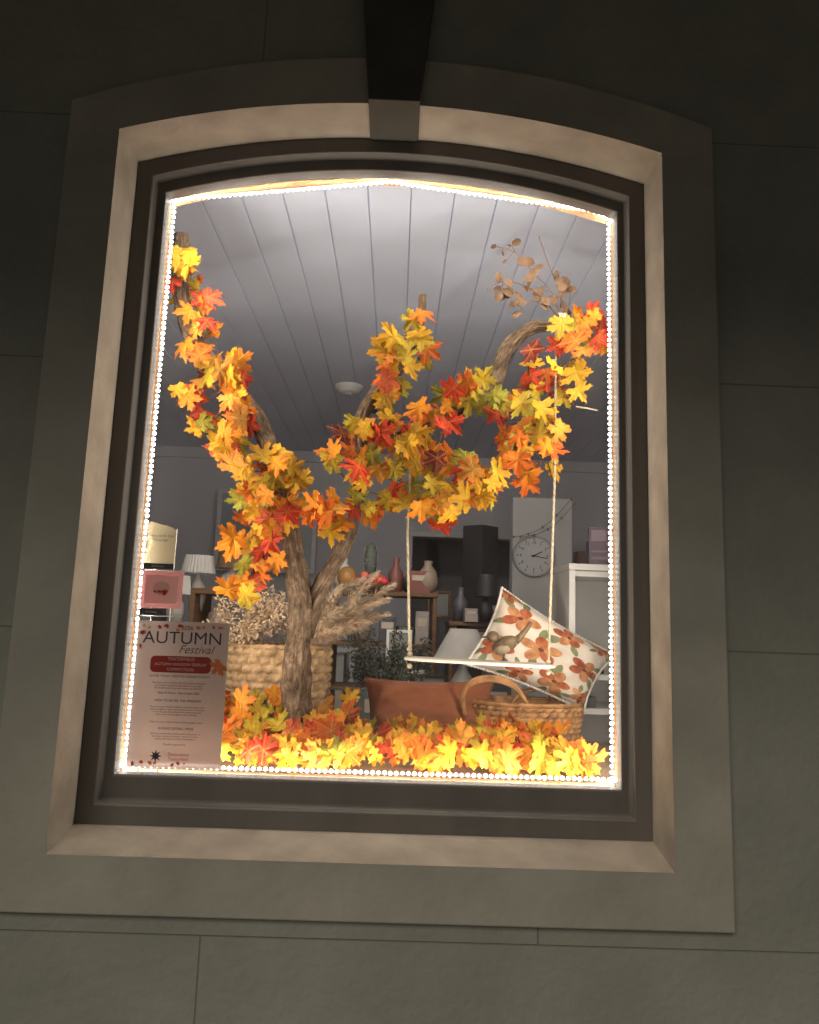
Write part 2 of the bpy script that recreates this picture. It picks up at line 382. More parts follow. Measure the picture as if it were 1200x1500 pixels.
G1=[(-.64,1.63),(-.65,1.56),(-.60,1.49),(-.57,1.43),(-.60,1.34),(-.55,1.28),(-.48,1.31),(-.50,1.24),(-.60,1.18),(-.55,1.13),(-.47,1.20),(-.43,1.16),(-.50,1.06),(-.45,1.09),(-.44,1.01),(-.39,.98),(-.29,1.00),(-.28,.95),(-.36,.91),(-.42,.87),(-.33,.85),(-.35,.80),(-.40,.76),(-.33,.72),(-.36,.66),(-.39,.62)]
G2=[(-.33,.85),(-.26,.86),(-.20,.85),(-.13,.83),(-.16,.88),(-.07,.88),(-.01,.89),(.04,.90),(-.08,.95),(-.14,1.00),(-.10,1.06),(-.10,1.12),(-.04,1.11),(.02,1.12),(.05,1.08),(-.01,1.00),(.05,.97),(.08,1.03)]
G3=[(.00,1.25),(.01,1.30),(.05,1.32),(.01,1.37),(.08,1.36),(.10,1.40),(.04,1.43),(.08,1.45)]
G4=[(.08,1.09),(.10,1.14),(.17,1.10),(.18,1.16),(.22,1.22),(.24,1.26),(.30,1.24),(.36,1.20),(.41,1.24),(.46,1.30),(.45,1.35),(.52,1.43),(.57,1.36),(.59,1.28),(.55,1.33),(.61,1.42),(.60,1.50),(.63,1.54),(.65,1.47),(.66,1.42)]
G5=[(.16,1.02),(.12,.95),(.16,.92),(.19,.86),(.14,.89),(.23,.93),(.28,.89),(.33,.93),(.27,.98),(.22,1.02),(.31,.95)]
G6=[(.36,1.17),(.43,1.18),(.47,1.19),(.52,1.14),(.47,1.10),(.50,1.05),(.44,1.02),(.38,1.06),(.37,1.00),(.31,.97),(.42,1.08)]
gl=MB(); vn=MB()
for gi,(G,dens,yy) in enumerate([(G1,4.3,.47),(G2,3.3,.48),(G3,3.5,.49),(G4,3.3,.49),(G5,3.3,.46),(G6,2.9,.49)]):
    vn.tube([(x,yy+.03+.02*math.sin(i*1.7),z) for i,(x,z) in enumerate(G)],.0022,5,4)
    for i,(x,z) in enumerate(G):
        n=int(dens)+(rnd()<dens%1)
        for k in range(n):
            s=ru(.046,.070)
            a=ru(0,6.28); rr=.044*math.sqrt(rnd())
            leaf(gl,(x+rr*math.cos(a),yy+ru(-.09,.06),z+rr*math.sin(a)),gdir(),s,ru(1.6,4.7) if rnd()<.7 else ru(0,6.28))
            if k<2: vn.tube([(x,yy+.03,z),(x+rr*.6*math.cos(a),yy+.01,z+rr*.6*math.sin(a)),(x+rr*1.5*math.cos(a),yy,z+rr*1.5*math.sin(a))],.0011,4,2)
GA=empty('autumn_leaf_garland'); gl.obj('leaves',[M_leaf],GA); vn.obj('stems',[M_vine],GA)
fp=MB()
for i in range(380):
    x=ru(-.58,.62)
    if x<-.36 and rnd()<.55: x=ru(-.36,.62)
    y=.27+.40*rnd()
    hh=.03+.115*min(1,(y-.25)/.32)*(1 if x<.40 else .65)*(.78+.35*math.sin(x*9+1))
    if -.06<x<.45: hh=min(hh,.055); y=min(y,.58)
    if x>.56: y=ru(.28,.4); hh=.03
    z=.15+hh*rnd()**.6
    s=ru(.046,.068)
    leaf(fp,(min(x,.585),y,z+s*.2),(ru(-1,1),-ru(.3,1.3),ru(.1,1.2)),s,ru(0,6.28))
for i in range(52):
    x=ru(-.52,-.28); leaf(fp,(x,ru(.50,.62),ru(.17,.31)),gdir(),ru(.045,.062),ru(0,6.28))
fp.obj('fallen_leaf_pile',[M_leaf])

# ------------------------------------------------------------ tree
tr=MB()
tr.tube([(-.235,.56,.12),(-.236,.56,.23),(-.24,.55,.42),(-.235,.55,.52),(-.24,.55,.60),(-.265,.54,.72),(-.29,.53,.84),(-.325,.53,.95),(-.35,.52,1.04),(-.385,.52,1.12),(-.43,.52,1.19),(-.50,.52,1.265),(-.56,.52,1.33),(-.62,.51,1.40),(-.655,.51,1.48),(-.675,.50,1.60),(-.675,.48,1.74)],
 [.056,.044,.038,.037,.034,.030,.028,.029,.025,.026,.022,.025,.024,.026,.025,.024,.019],36,14,0,.38,seed=1)
tr.tube([(-.225,.56,.48),(-.205,.56,.57),(-.17,.56,.65),(-.135,.56,.72),(-.105,.56,.80),(-.085,.56,.89),(-.075,.56,1.02),(-.08,.56,1.16),(-.04,.56,1.26),(.03,.56,1.34),(.075,.56,1.42),(.10,.56,1.51),(.105,.56,1.605)],
 [.028,.027,.025,.024,.022,.021,.020,.021,.019,.016,.014,.013,.012],30,14,0,.38,seed=5)
tr.tube([(-.075,.56,1.02),(-.01,.55,1.10),(.08,.55,1.15),(.18,.54,1.19),(.27,.53,1.235),(.335,.52,1.29),(.365,.52,1.37),(.40,.52,1.44),(.46,.52,1.49),(.52,.51,1.495),(.575,.51,1.52)],
 [.018,.018,.020,.021,.023,.026,.022,.020,.021,.017,.021],30,14,0,.40,seed=9)
tr.tube([(-.56,.52,1.33),(-.60,.54,1.27),(-.62,.55,1.22)],[.016,.012,.009],12,6,0,.3,seed=11)
tr.tube([(.075,.56,1.42),(.07,.56,1.47),(.055,.56,1.50)],[.011,.009,.006],12,6,0,.3,seed=12)
T=empty('bare_branch_tree'); tr.obj('trunk_and_limbs',[M_bark],T)

sp=MB()
def sprigleaf(p,d,l,w):
    d=Vector(d).normalized(); nn=Vector((ru(-.5,.5),-1,ru(-.5,.5))); s=d.cross(nn).normalized(); nn=s.cross(d)
    P=Vector(p); vs=[P,P+d*l*.35+s*w,P+d*l*.75+s*w*.8,P+d*l-nn*l*.1,P+d*l*.75-s*w*.8,P+d*l*.35-s*w,P+d*l*.5+nn*w*.35]
    sp.add(vs,[(0,1,6),(1,2,6),(2,3,6),(3,4,6),(4,5,6),(5,0,6)],0,True)
stems=[[(.55,.52,1.52),(.50,.51,1.58),(.44,.50,1.62),(.36,.49,1.63),(.31,.49,1.60)],
[(.55,.52,1.52),(.53,.51,1.60),(.46,.50,1.67),(.40,.49,1.73),(.33,.49,1.75)],
[(.56,.52,1.52),(.55,.51,1.60),(.51,.50,1.70),(.475,.49,1.79)],
[(.56,.52,1.52),(.58,.51,1.58),(.57,.50,1.64),(.52,.50,1.67)],
[(.50,.51,1.58),(.45,.50,1.57),(.38,.49,1.55)]]
for si,st in enumerate(stems):
    sp.tube(st,[.003]+[.0016]*(len(st)-1),5,4,1)
    if si==2: continue
    for i in range(1,len(st)):
        for k in range(4):
            t=rnd(); a=Vector(st[i-1]);b=Vector(st[i]); p=a+(b-a)*t
            if i==1 and t<.4: continue
            q=p+Vector((ru(-.02,.02),ru(-.02,.02),ru(-.02,.02)))
            l=ru(.030,.052)*(0.55 if (si==1 and i==4) else 1)
            sp.tube([p,q],.0008,4,1,1); sprigleaf(q,(ru(-1,1),ru(-.4,.2),ru(-1,.8)),l,l*.33)
S=empty('dried_gum_sprig'); sp.obj('sprig_foliage',[M_gum,M_vine],S)

# ------------------------------------------------------------ swing
SW=empty('rope_swing')
mb=MB()
xc=.31;zc=.425
pts=[]
for k in range(40):
    a=2*math.pi*k/40; ca,sa=math.cos(a),math.sin(a)
    pts.append(((abs(ca)**.45)*math.copysign(1,ca)*.225,(abs(sa)**.6)*math.copysign(1,sa)*.075))
loft(mb,[[(xc+x*.98,.50+y*.97,zc+.003-(x*.02)) for x,y in pts],[(xc+x,.50+y,zc+.001-(x*.02)) for x,y in pts],[(xc+x,.50+y,zc-.004-(x*.02)) for x,y in pts],[(xc+x*.98,.50+y*.97,zc-.006-(x*.02)) for x,y in pts]])
mb.add([(xc+x*.98,.50+y*.97,zc+.003-(x*.02)) for x,y in pts],[tuple(range(40))])
mb.add([(xc+x*.98,.50+y*.97,zc-.006-(x*.02)) for x,y in pts],[tuple(range(40))[::-1]])
mb.obj('seat',[mat('painted_ply_seat',(.42,.37,.31),.5,.15,9,.1,stretch=(.3,3,1))],SW)
mb=MB()
def rope(pts,r):
    P=[Vector(p) for p in pts]
    for s in range(3):
        Q=[]
        for i in range(len(P)-1):
            L=(P[i+1]-P[i]).length; m=max(2,int(L/.006))
            for k in range(m):
                p=P[i]+(P[i+1]-P[i])*k/m; a=(k*.55+i)+s*2.094
                Q.append(p+Vector((math.cos(a)*r*.55,math.sin(a)*r*.55,0)))
        mb.tube(Q,r*.62,5,1)
rope([(.085,.50,1.15),(.082,.50,.80),(.102,.50,.415)],.0036)
rope([(.535,.50,1.50),(.533,.50,1.0),(.517,.50,.405)],.0036)
for p in [(.102,.50,.44),(.100,.50,.455),(.517,.50,.43),(.517,.50,.40),(.102,.50,.405)]: mb.ell(p,(.008,.008,.008))
rope([(.60,.50,1.225),(.63,.48,1.215),(.665,.47,1.205)],.0035)
rope([(.08,.56,1.16),(.095,.535,1.175),(.10,.52,1.16),(.085,.50,1.14)],.0042)
for k in range(3):
    ring=[(.545+.008*k,.51+.026*math.cos(a),1.505+.030*math.sin(a)) for a in [i*math.pi/6 for i in range(13)]]
    mb.tube(ring,.004,6,2)
mb.obj('ropes',[M_rope],SW)
mb=MB()
R=Euler((0,math.radians(-25),0)).to_matrix()
mb.ell((.385,.49,.478),(.042,.022,.024),0,14,R)
mb.ell((.348,.488,.500),(.019,.017,.017),0,12)
mb.ell((.378,.484,.468),(.030,.017,.018),1,12,R)
mb.tube([(.333,.486,.500),(.312,.483,.497)],[.005,.0008],8,2,2)
mb.tube([(.415,.49,.488),(.445,.49,.520),(.462,.49,.548)],[.012,.008,.006],8,3,0)
for sx in (-.008,.008): mb.tube([(.383,.49+sx,.458),(.380,.49+sx,.430)],.0015,5,1,2)
mb.ell((.340,.4725,.505),(.0025,.0025,.0025),2,8)
mb.obj('bird_ornament',[mat('bird_brown',(.08,.05,.022),.8,.5,60,.4,200),mat('bird_breast',(.22,.16,.10),.8,.2,60,.4,200),M_dark])

# ------------------------------------------------------------ cushions
def cushion(name,A,Bc,C,D,T,mats,lean=0,wr=.004,tuft=0,flowers=False,seed=0,pipe=True,pr=.004,pull=.09):
    A,Bc,C,D=[Vector(p) for p in (A,Bc,C,D)]
    nrm=(Bc-A).cross(D-A).normalized()
    if nrm.y>0: nrm=-nrm
    def S(u,v,side=1,off=0):
        uu=u*(1-pull*(1-v*v)*abs(u)**3); vv=v*(1-pull*(1-u*u)*abs(v)**3)
        p=(A*(1-uu)*(1+vv)+Bc*(1+uu)*(1+vv)+C*(1+uu)*(1-vv)+D*(1-uu)*(1-vv))/4
        th=T*(max(0,(1-u**4)*(1-v**4)))**.55*(1-.22*(u*u+v*v)/2)
        w=wr*noise.noise(Vector((u*2.2+seed,v*2.2,side)))*2+wr*.5*noise.noise(Vector((u*5+seed,v*5,side+4)))
        e=min(1,4*(1-max(abs(u),abs(v))))
        return p+nrm*side*(th+w*e+off)
    mb=MB(); n=44
    for side in (1,-1):
        vs=[S(-1+2*i/n,-1+2*j/n,side) for j in range(n+1) for i in range(n+1)]
        fs=[(j*(n+1)+i,j*(n+1)+i+1,(j+1)*(n+1)+i+1,(j+1)*(n+1)+i) for j in range(n) for i in range(n)]
        mb.add(vs,fs,0,True)
    if pipe:
        ring=[(-1+2*i/10,1) for i in range(10)]+[(1,1-2*i/10) for i in range(10)]+[(1-2*i/10,-1) for i in range(10)]+[(-1,-1+2*i/10) for i in range(11)]
        R3=[S(u,v,1) for u,v in ring]
        if flowers:
            for i in range(len(R3)-1):
                for k in range(4):
                    p=R3[i]+(R3[i+1]-R3[i])*k/4; mb.ell(p,(.0062,.0062,.0062),1,8)
        else: mb.tube(R3,pr,6,2,1)
    if flowers:
        rs=random.Random(3)
        def patch(cu,cv,a,l,w,mi,off,shape='petal'):
            m=7; vs=[];fs=[]
            for i in range(m+1):
                t=i/m
                ww=w*(math.sin(math.pi*min(1,t*.92+.06))**.6)*(.55+.6*t if shape=='petal' else 1)
                for s in (-1,-.33,.33,1):
                    du=l*t*math.cos(a)-s*ww*math.sin(a); dv=l*t*math.sin(a)+s*ww*math.cos(a)
                    u=max(-.985,min(.985,cu+du)); v=max(-.985,min(.985,cv+dv)); vs.append(S(u,v,1,off))
            for i in range(m):
                for j in range(3): fs.append((i*4+j,i*4+j+1,i*4+5+j,i*4+4+j))
            mb.add(vs,fs,mi,True)
        for (cu,cv,r,mt) in [(-.55,.45,.33,2),(.25,.62,.27,3),(-.05,-.05,.34,2),(.70,.0,.31,3),(-.72,-.45,.30,3),(.35,-.68,.32,2),(-.2,-.80,.22,3),(.86,-.75,.22,2),(.80,.85,.20,2),(-.85,.9,.20,3)]:
            for k in range(3):
                a=rs.uniform(0,6.28); patch(cu+r*.7*math.cos(a),cv+r*.7*math.sin(a),a+rs.uniform(-.4,.4),r*.95,r*.2,5,.0012,'leaf')
            a0=rs.uniform(0,6)
            for k in range(5):
                patch(cu,cv,a0+k*1.257,r*rs.uniform(.85,1.1),r*.36,mt if k%2 else (2 if mt==3 else 3),.0018+.0004*k)
            patch(cu-.07*r*2,cv,0,r*.28,r*.13,4,.0045,'leaf')
    return mb.obj(name,mats)
cushion('floral_cushion',(.43,.88,.665),(.815,.83,.445),(.69,.76,.265),(.30,.82,.40),.065,[M_cream,M_pipe,M_petal,M_petal2,M_cent,M_gleaf],flowers=True,wr=.008,seed=2)
cushion('rust_velvet_cushion',(-.040,.74,.348),(.385,.74,.350),(.370,.67,.135),(-.025,.67,.135),.060,[M_rust,M_rust],wr=.010,seed=8,pr=.003,pull=.09)

# ------------------------------------------------------------ baskets
def basket(mb,c,rx,ry,z0,z1,N,rows,flare=.03,amp=.008,mi=0,belly=0):
    seg=N*6; nz=rows*6; vs=[];fs=[]
    for j in range(nz+1):
        t=j/nz; z=z0+(z1-z0)*t; row=min(rows-1,int(t*rows+1e-6)); ft=t*rows-row
        for k in range(seg):
            a=2*math.pi*k/seg; ph=a*N+(math.pi if row%2 else 0)
            w=amp*(max(0,.5+.5*math.cos(ph))**.5)*math.sin(math.pi*min(1,max(0,ft)))**.5
            f=1+flare*t+belly*math.sin(math.pi*t)
            vs.append((c[0]+(rx*f+w)*math.cos(a),c[1]+(ry*f+w)*math.sin(a),z+.003*math.sin(ph)))
    for j in range(nz):
        for k in range(seg):
            k2=(k+1)%seg; fs.append((j*seg+k,j*seg+k2,(j+1)*seg+k2,(j+1)*seg+k))
    mb.add(vs,fs,mi,True)
    f=1+flare
    mb.lathe([(1,z1),(.93,z1),(.9,z0+.02),(.001,z0+.02)],(c[0],c[1],0),32,mi,rx*f,ry*f)
    for kk in range(2):
        ring=[(c[0]+(rx*f+.002)*math.cos(2*math.pi*i/48),c[1]+(ry*f+.002)*math.sin(2*math.pi*i/48),z1+.004+.003*math.cos(i*2.6+kk*3.14)) for i in range(49)]
        mb.tube(ring,.0065,6,2,mi)
mb=MB(); basket(mb,(-.34,.86),.162,.15,.13,.435,24,11,.04,.017)
mb.obj('woven_seagrass_basket',[M_wicker])
mb=MB(); basket(mb,(.485,.735),.170,.11,.13,.285,36,9,.12,.010,0)
for k in range(4):
    off=.004*k
    mb.tube([(.285,.64,.25),(.275+off*.3,.635,.31),(.30,.63,.345+off),(.36,.625,.362+off),(.43,.63,.345+off),(.475,.635,.30),(.50-off,.64,.24)],[.006]*7,6,6)
mb.tube([(.46,.83,.27),(.50,.835,.31),(.57,.83,.32),(.62,.82,.27)],.007,6,6)
mb.obj('wicker_handle_basket',[M_wicker2])

pp=MB()
def plume(base,tip,L0,w,mi=0,n=850):
    base=Vector(base);tip=Vector(tip); mid=(base+tip)/2+Vector((0,0,.05))
    def C(t): return base*(1-t)**2+mid*2*t*(1-t)+tip*t*t
    pp.tube([C(i/6) for i in range(7)],[.0022]*6+[.0008],5,1,mi)
    for i in range(n):
        t=L0+(1-L0)*rnd(); p=C(t); d=(C(min(1,t+.02))-C(t-.02)).normalized()
        env=math.sin(math.pi*min(1,max(0.08,(t-L0)/(1-L0))*.85+.1))
        sd=Vector((ru(-1,1),ru(-1,1),ru(-1,1))).normalized()
        e=p+d*ru(.006,.030)+sd*w*env*ru(.2,1)+Vector((0,0,-.016*rnd()))
        m=(p+e)/2+sd*.004; s=d.cross(sd).normalized()*.0018
        pp.add([p-s*.4,p+s*.4,m+s,m-s,e],[(0,1,2,3),(3,2,4)],mi)
for tip in [(.04,.80,.66),(.02,.76,.61),(.02,.82,.56),(-.05,.74,.53),(-.07,.84,.68),(-.02,.74,.69),(-.14,.76,.64),(-.09,.72,.51),(-.19,.82,.69),(-.04,.86,.61),(-.21,.74,.61),(-.11,.72,.58),(-.16,.71,.55)]:
    plume((-.30+ru(-.05,.09),.80,.40),tip,.25,.048)
for i in range(38):
    x=ru(-.54,-.25); z=.46+ru(0,.14)
    b=(-.36+ru(-.08,.08),.86,.40); t=(x,ru(.68,.90),z)
    pp.tube([b,t],.0012,4,1,1)
    for k in range(60):
        c=Vector(t)+Vector((random.gauss(0,.019),random.gauss(0,.015),random.gauss(0,.020)))
        a=Vector((ru(-1,1),ru(-1,1),ru(-1,1))).normalized()*ru(.005,.012); b2=a.orthogonal().normalized()*.0045
        pp.add([c-a,c+b2,c+a*.8,c-b2*.7],[(0,1,2,3)],1)
P_=empty('dried_pampas_arrangement'); pp.obj('plumes',[M_pampas,M_flower],P_)

# ------------------------------------------------------------ white shelf + purple box
mb=MB(); X0,X1=.655,.83
mb.box(X0,X0+.022,.82,1.10,-.95,.735); mb.box(X1+.12,X1+.142,.82,1.10,-.95,.735)
for z in (.713,.36,.245,.0,-.4): mb.box(X0+.022,X1+.12,.825,1.10,z,z+.02)
mb.box(X0-.002,X1+.144,.815,1.10,.735,.757); mb.box(X0+.02,X1+.12,1.09,1.10,-.95,.735)
mb.obj('white_bookshelf',[mat('white_shelf_laminate',(.50,.48,.45),.45,.05,3,.03,30)],bevel=.002)
mb=MB(); Tm=Matrix.Translation((.80,.88,.758))@Matrix.Rotation(math.radians(-12),4,'Z')
mb.box(-.06,.06,-.03,.03,0,.135,0,Tm); mb.box(-.052,.0,-.0315,-.0305,.085,.125,1,Tm); mb.box(-.052,.02,-.0315,-.0305,.02,.03,1,Tm); mb.box(-.052,.03,-.0315,-.0305,.045,.052,1,Tm)
mb.obj('purple_gift_box',[mat('purple_card',(.030,.007,.022),.5,.1),mat('silver_print',(.13,.08,.11),.5,.1)],bevel=.0015)
mb=MB(); mb.box(.70,.735,.86,.93,.38,.47); mb.box(.745,.79,.87,.93,.38,.45); mb.box(.70,.76,.86,.93,.265,.30)
mb.obj('dark_gift_boxes',[M_dark],bevel=.002)

# ------------------------------------------------------------ clock
mb=MB(); Tc=Matrix.Translation((.935,2.985,.985))@Matrix.Rotation(math.radians(90),4,'X')
def cyl(mb,prof,mi,T,seg=48,smooth=False): mb.lathe(prof,(0,0,0),seg,mi,1,1,smooth,0,T)
cyl(mb,[(.0001,.008),(.122,.008)],0,Tc); cyl(mb,[(.122,.008),(.124,.022),(.134,.022),(.137,.0),(.137,-.014)],1,Tc)
for h in range(12):
    Th=Tc@Matrix.Rotation(h*math.pi/6,4,'Z'); mb.box(-.0022,.0022,.100,.114,.009,.0105,2,Th)
for h in range(60):
    Th=Tc@Matrix.Rotation(h*math.pi/30,4,'Z'); mb.box(-.0006,.0006,.110,.114,.009,.0105,2,Th)
mb.box(-.003,.003,-.015,.060,.012,.0135,2,Tc@Matrix.Rotation(math.radians(-62),4,'Z'))
mb.box(-.002,.002,-.02,.090,.014,.0155,2,Tc@Matrix.Rotation(math.radians(-100),4,'Z'))
cyl(mb,[(.0001,.017),(.006,.017),(.006,.010)],2,Tc,16)
CK=empty('wall_clock'); mb.obj('case_and_hands',[mat('clock_face',(.85,.85,.85),.5,.02),mat('clock_rim',(.60,.60,.62),.35,.05),M_dark],CK)
for h in range(1,13):
    cu=bpy.data.curves.new('numeral','FONT'); cu.body=str(h); cu.size=.026; cu.align_x='CENTER'; cu.align_y='CENTER'; cu.extrude=.0003
    o=bpy.data.objects.new('numeral_%d'%h,cu); scene.collection.objects.link(o); o.data.materials.append(M_dark)
    a=math.pi/2-h*math.pi/6; o.location=(.935+.086*math.cos(a),2.974,.985+.086*math.sin(a)); o.rotation_euler=(math.radians(90),0,0); o.parent=CK

mb=MB(); mb.lathe([(.088,1.949),(.088,1.935),(.070,1.925),(.066,1.912),(.045,1.905),(.0001,1.903)],(-.28,2.61,0),32); mb.lathe([(.02,1.904),(.018,1.899),(.0001,1.899)],(-.28,2.61,0),16)
mb.obj('smoke_detector',[M_white])
mb=MB(); mb.lathe([(.03,1.949),(.03,1.93),(.012,1.92),(.012,1.89),(.026,1.87),(.022,1.83),(.0001,1.825)],(-.13,2.75,0),16); mb.obj('ceiling_spotlight',[M_dark])

# ------------------------------------------------------------ lamps & back-of-shop stock
def lamp(name,x,y,zb,rb,zs0,zs1,rs0,rs1,ms,mbm,pleat=0,seg=40):
    mb=MB(); h=zs0-zb
    mb.lathe([(.0001,zb),(rb*.7,zb),(rb,zb+h*.35),(rb*.85,zb+h*.65),(rb*.35,zb+h*.85),(rb*.2,zb+h),(.006,zb+h+.02)],(x,y,0),24,1)
    mb.lathe([(rs0,zs0),(rs1,zs1)],(x,y,0),seg,0,1,1,pleat==0,pleat); mb.lathe([(rs0*.97,zs0),(rs1*.95,zs1)],(x,y,0),seg,0,1,1,pleat==0,pleat)
    mb.obj(name,[ms,mbm])
M_shade=mat('white_linen_shade',(.78,.76,.72),.9,.04,20,.2,200,transl=.2)
M_brshade=mat('brown_linen_shade',(.17,.11,.07),.9,.1,20,.2,200)
M_cer=mat('grey_ceramic',(.42,.40,.37),.4,.15,12,.1)
M_wcer=mat('white_ceramic',(.75,.73,.70),.3,.05,12,.05)
lamp('white_table_lamp',.335,1.3,.13,.065,.385,.515,.125,.055,M_shade,M_wcer)
lamp('brown_shade_table_lamp',-.69,1.6,.655,.052,.745,.825,.072,.062,M_brshade,M_cer)
lamp('pleated_table_lamp',-.845,1.62,.55,.04,.72,.80,.075,.06,M_shade,M_cer,.03,60)
lamp('pleated_table_lamp.001',-.90,1.5,.50,.04,.62,.70,.06,.05,M_shade,M_cer,.03,60)
lamp('black_table_lamp',.46,1.6,.55,.035,.66,.76,.055,.045,M_dark,M_dark)
M_wood=mat('oak_stain',(.17,.09,.045),.5,.3,6,.2,40,stretch=(1,1,6))
mb=MB(); mb.box(-.84,-.58,1.5,1.8,.625,.65)
for x in (-.84,-.60): mb.box(x,x+.02,1.5,1.8,-.95,.625)
for z in (.42,.2,-.2): mb.box(-.82,-.60,1.5,1.8,z,z+.02)
mb.obj('wooden_shelf_unit',[M_wood],bevel=.003)
mb=MB(); mb.box(-1.3,-.85,1.45,1.8,.47,.50); mb.box(-1.28,-.87,1.5,1.78,-.95,.47); mb.obj('white_cabinet',[M_white],bevel=.004)
mb=MB(); mb.box(-.28,.62,1.45,2.0,.0,.03)
for x in (-.26,.57):
    for y in (1.47,1.94): mb.box(x,x+.04,y,y+.04,-.95,.0)
for (x0,x1,zt) in ((-.25,.25,.67),(.30,.60,.545)):
    mb.box(x0,x1,1.65,1.95,zt-.02,zt)
    mb.box(x0+.005,x0+.025,1.66,1.94,.03,zt-.02); mb.box(x1-.025,x1-.005,1.66,1.94,.03,zt-.02)
    for zz in (.22,.42): mb.box(x0+.025,x1-.025,1.66,1.94,zz,zz+.015)
mb.obj('display_table',[M_wood],bevel=.003)
mb=MB(); mb.box(.27,.41,1.23,1.37,.10,.129); mb.box(.28,.30,1.24,1.26,-.95,.10); mb.box(.38,.40,1.24,1.26,-.95,.10); mb.box(.28,.30,1.34,1.36,-.95,.10); mb.box(.38,.40,1.34,1.36,-.95,.10); mb.obj('side_table',[M_wood],bevel=.003)
mb=MB()
mb.lathe([(.016,0),(.024,.03),(.028,.08),(.027,.12),(.018,.155),(.001,.17)],(-.07,1.7,.73),28,0,1,1,True,.10); mb.lathe([(.0001,0),(.03,0),(.038,.05),(.03,.055),(.0001,.05)],(-.07,1.7,.673),20,1)
for k in range(150):
    a=ru(0,6.28); z=ru(.01,.15); r=.027; p=Vector((-.07+r*math.cos(a),1.7+r*math.sin(a),.73+z)); mb.tube([p,p+Vector((math.cos(a),math.sin(a),.3))*.008],[.001,.0003],4,1,1)
mb.obj('ceramic_cactus_ornament',[mat('cactus_grey',(.10,.12,.10),.6,.2),M_wcer])
mb=MB()
for i in range(26): 
    mb.ell((-.09+ru(-.07,.11),1.62+ru(-.04,.04),.695+ru(0,.045)),(.018,.018,.017),0 if rnd()<.7 else 1)
mb.lathe([(.0001,0),(.06,0),(.10,.025),(.095,.027),(.0001,.01)],(-.08,1.62,.672),28,2)
mb.obj('pink_bauble_bowl',[mat('pink_paper',(.65,.06,.09),.5,.2),mat('coral',(.75,.18,.10),.5,.2),M_wood])
mb=MB(); mb.ell((-.17,1.6,.725),(.045,.045,.05),0,20); mb.lathe([(.03,0),(.03,.01),(.015,.015)],(-.17,1.6,.671),16,1)
mb.obj('amber_glass_vase',[mat('amber_glaze',(.42,.22,.07),.15,.2,6,0),M_dark])
def framed(name,x0,x1,z0,z1,y,mf,mi,t=.012):
    mb=MB(); mb.box(x0,x1,y,y+.02,z0,z0+t,0); mb.box(x0,x1,y,y+.02,z1-t,z1,0); mb.box(x0,x0+t,y,y+.02,z0+t,z1-t,0); mb.box(x1-t,x1,y,y+.02,z0+t,z1-t,0); mb.box(x0+t,x1-t,y+.008,y+.018,z0+t,z1-t,1)
    return mb.obj(name,[mf,mi],bevel=.002)
M_art=mat('framed_art_print',(.55,.52,.48),.6,.5,9,0,var2=(.25,.30,.28))
M_mirr=mat('mirror_glass',(.62,.70,.72),.12,.05,2,0,metal=.6)
framed('wall_mirror',-1.45,-.62,.9,1.58,4.3,M_white,M_mirr,.035)
framed('picture_frame',.12,.27,.20,.33,1.25,M_dark,M_art)
framed('picture_frame.001',.02,.13,.36,.50,1.45,M_white,M_art)
framed('picture_frame.002',.22,.34,.56,.70,2.1,M_wood,M_art)
cols=[(.6,.58,.53),(.24,.09,.075),(.13,.18,.16),(.34,.26,.20),(.10,.10,.12),(.40,.35,.33)]
shapes=[[(.0001,0),(.03,0),(.05,.05),(.04,.10),(.018,.13),(.022,.15)],[(.0001,0),(.035,0),(.035,.09),(.015,.12),(.015,.16)],[(.0001,0),(.02,0),(.045,.03),(.05,.07),(.03,.08)]]
spots=[(-.20,1.75,.67),(.05,1.72,.67),(.12,1.8,.67),(.20,1.7,.67),(.36,1.75,.545),(.54,1.72,.545),(.05,1.5,.03),(.45,1.5,.03),(-.66,1.6,.44),(-.74,1.6,.44),(-1.0,1.6,.50),(-1.12,1.6,.50),(.28,1.55,.03),(.38,1.75,.435),(.10,1.75,.435),(-.1,1.75,.435),(.50,1.75,.235)]
for i,s in enumerate(spots):
    mb=MB(); mb.lathe(shapes[i%3],s,20); mb.obj('ceramic_vase',[mat('vase_glaze',cols[i%6],.35,.15,10,.1)])
for i,(x,y,z,w,h,c) in enumerate([(.16,1.66,.67,.05,.10,1),(.40,1.62,.545,.03,.06,5),(-.02,1.46,.03,.06,.22,2),(.14,1.47,.03,.05,.30,0),(.22,1.5,.03,.05,.25,3),(.50,1.46,.03,.06,.28,4),(.58,1.5,.03,.03,.36,0),(.02,1.7,.435,.04,.12,4),(.18,1.7,.435,.03,.15,5),(.47,1.7,.435,.05,.08,1)]):
    mb=MB(); mb.box(x-w,x+w,y,y+.08,z,z+h,0); mb.box(x-w*.7,x+w*.7,y-.0015,y-.0005,z+h*.55,z+h*.8,1); mb.obj('boxed_candle',[mat('box_card',cols[c],.5,.15),M_cream],bevel=.002)
mb=MB()
for k,(x0,x1,yy0,yy1) in enumerate([(.50,.62,3.25,3.15),(.62,.74,3.15,3.25)]):
    vs=[(x0,yy0,-.95),(x1,yy1,-.95),(x1,yy1,1.2),(x0,yy0,1.2)]; vs+=[(x,y+.02,z) for x,y,z in vs]
    mb.add(vs,[(0,1,2,3),(7,6,5,4),(0,4,5,1),(3,2,6,7),(0,3,7,4),(1,5,6,2)])
mb.obj('folding_screen',[mat('screen_charcoal',(.06,.06,.065),.6,.2,5,.1)],bevel=.003)
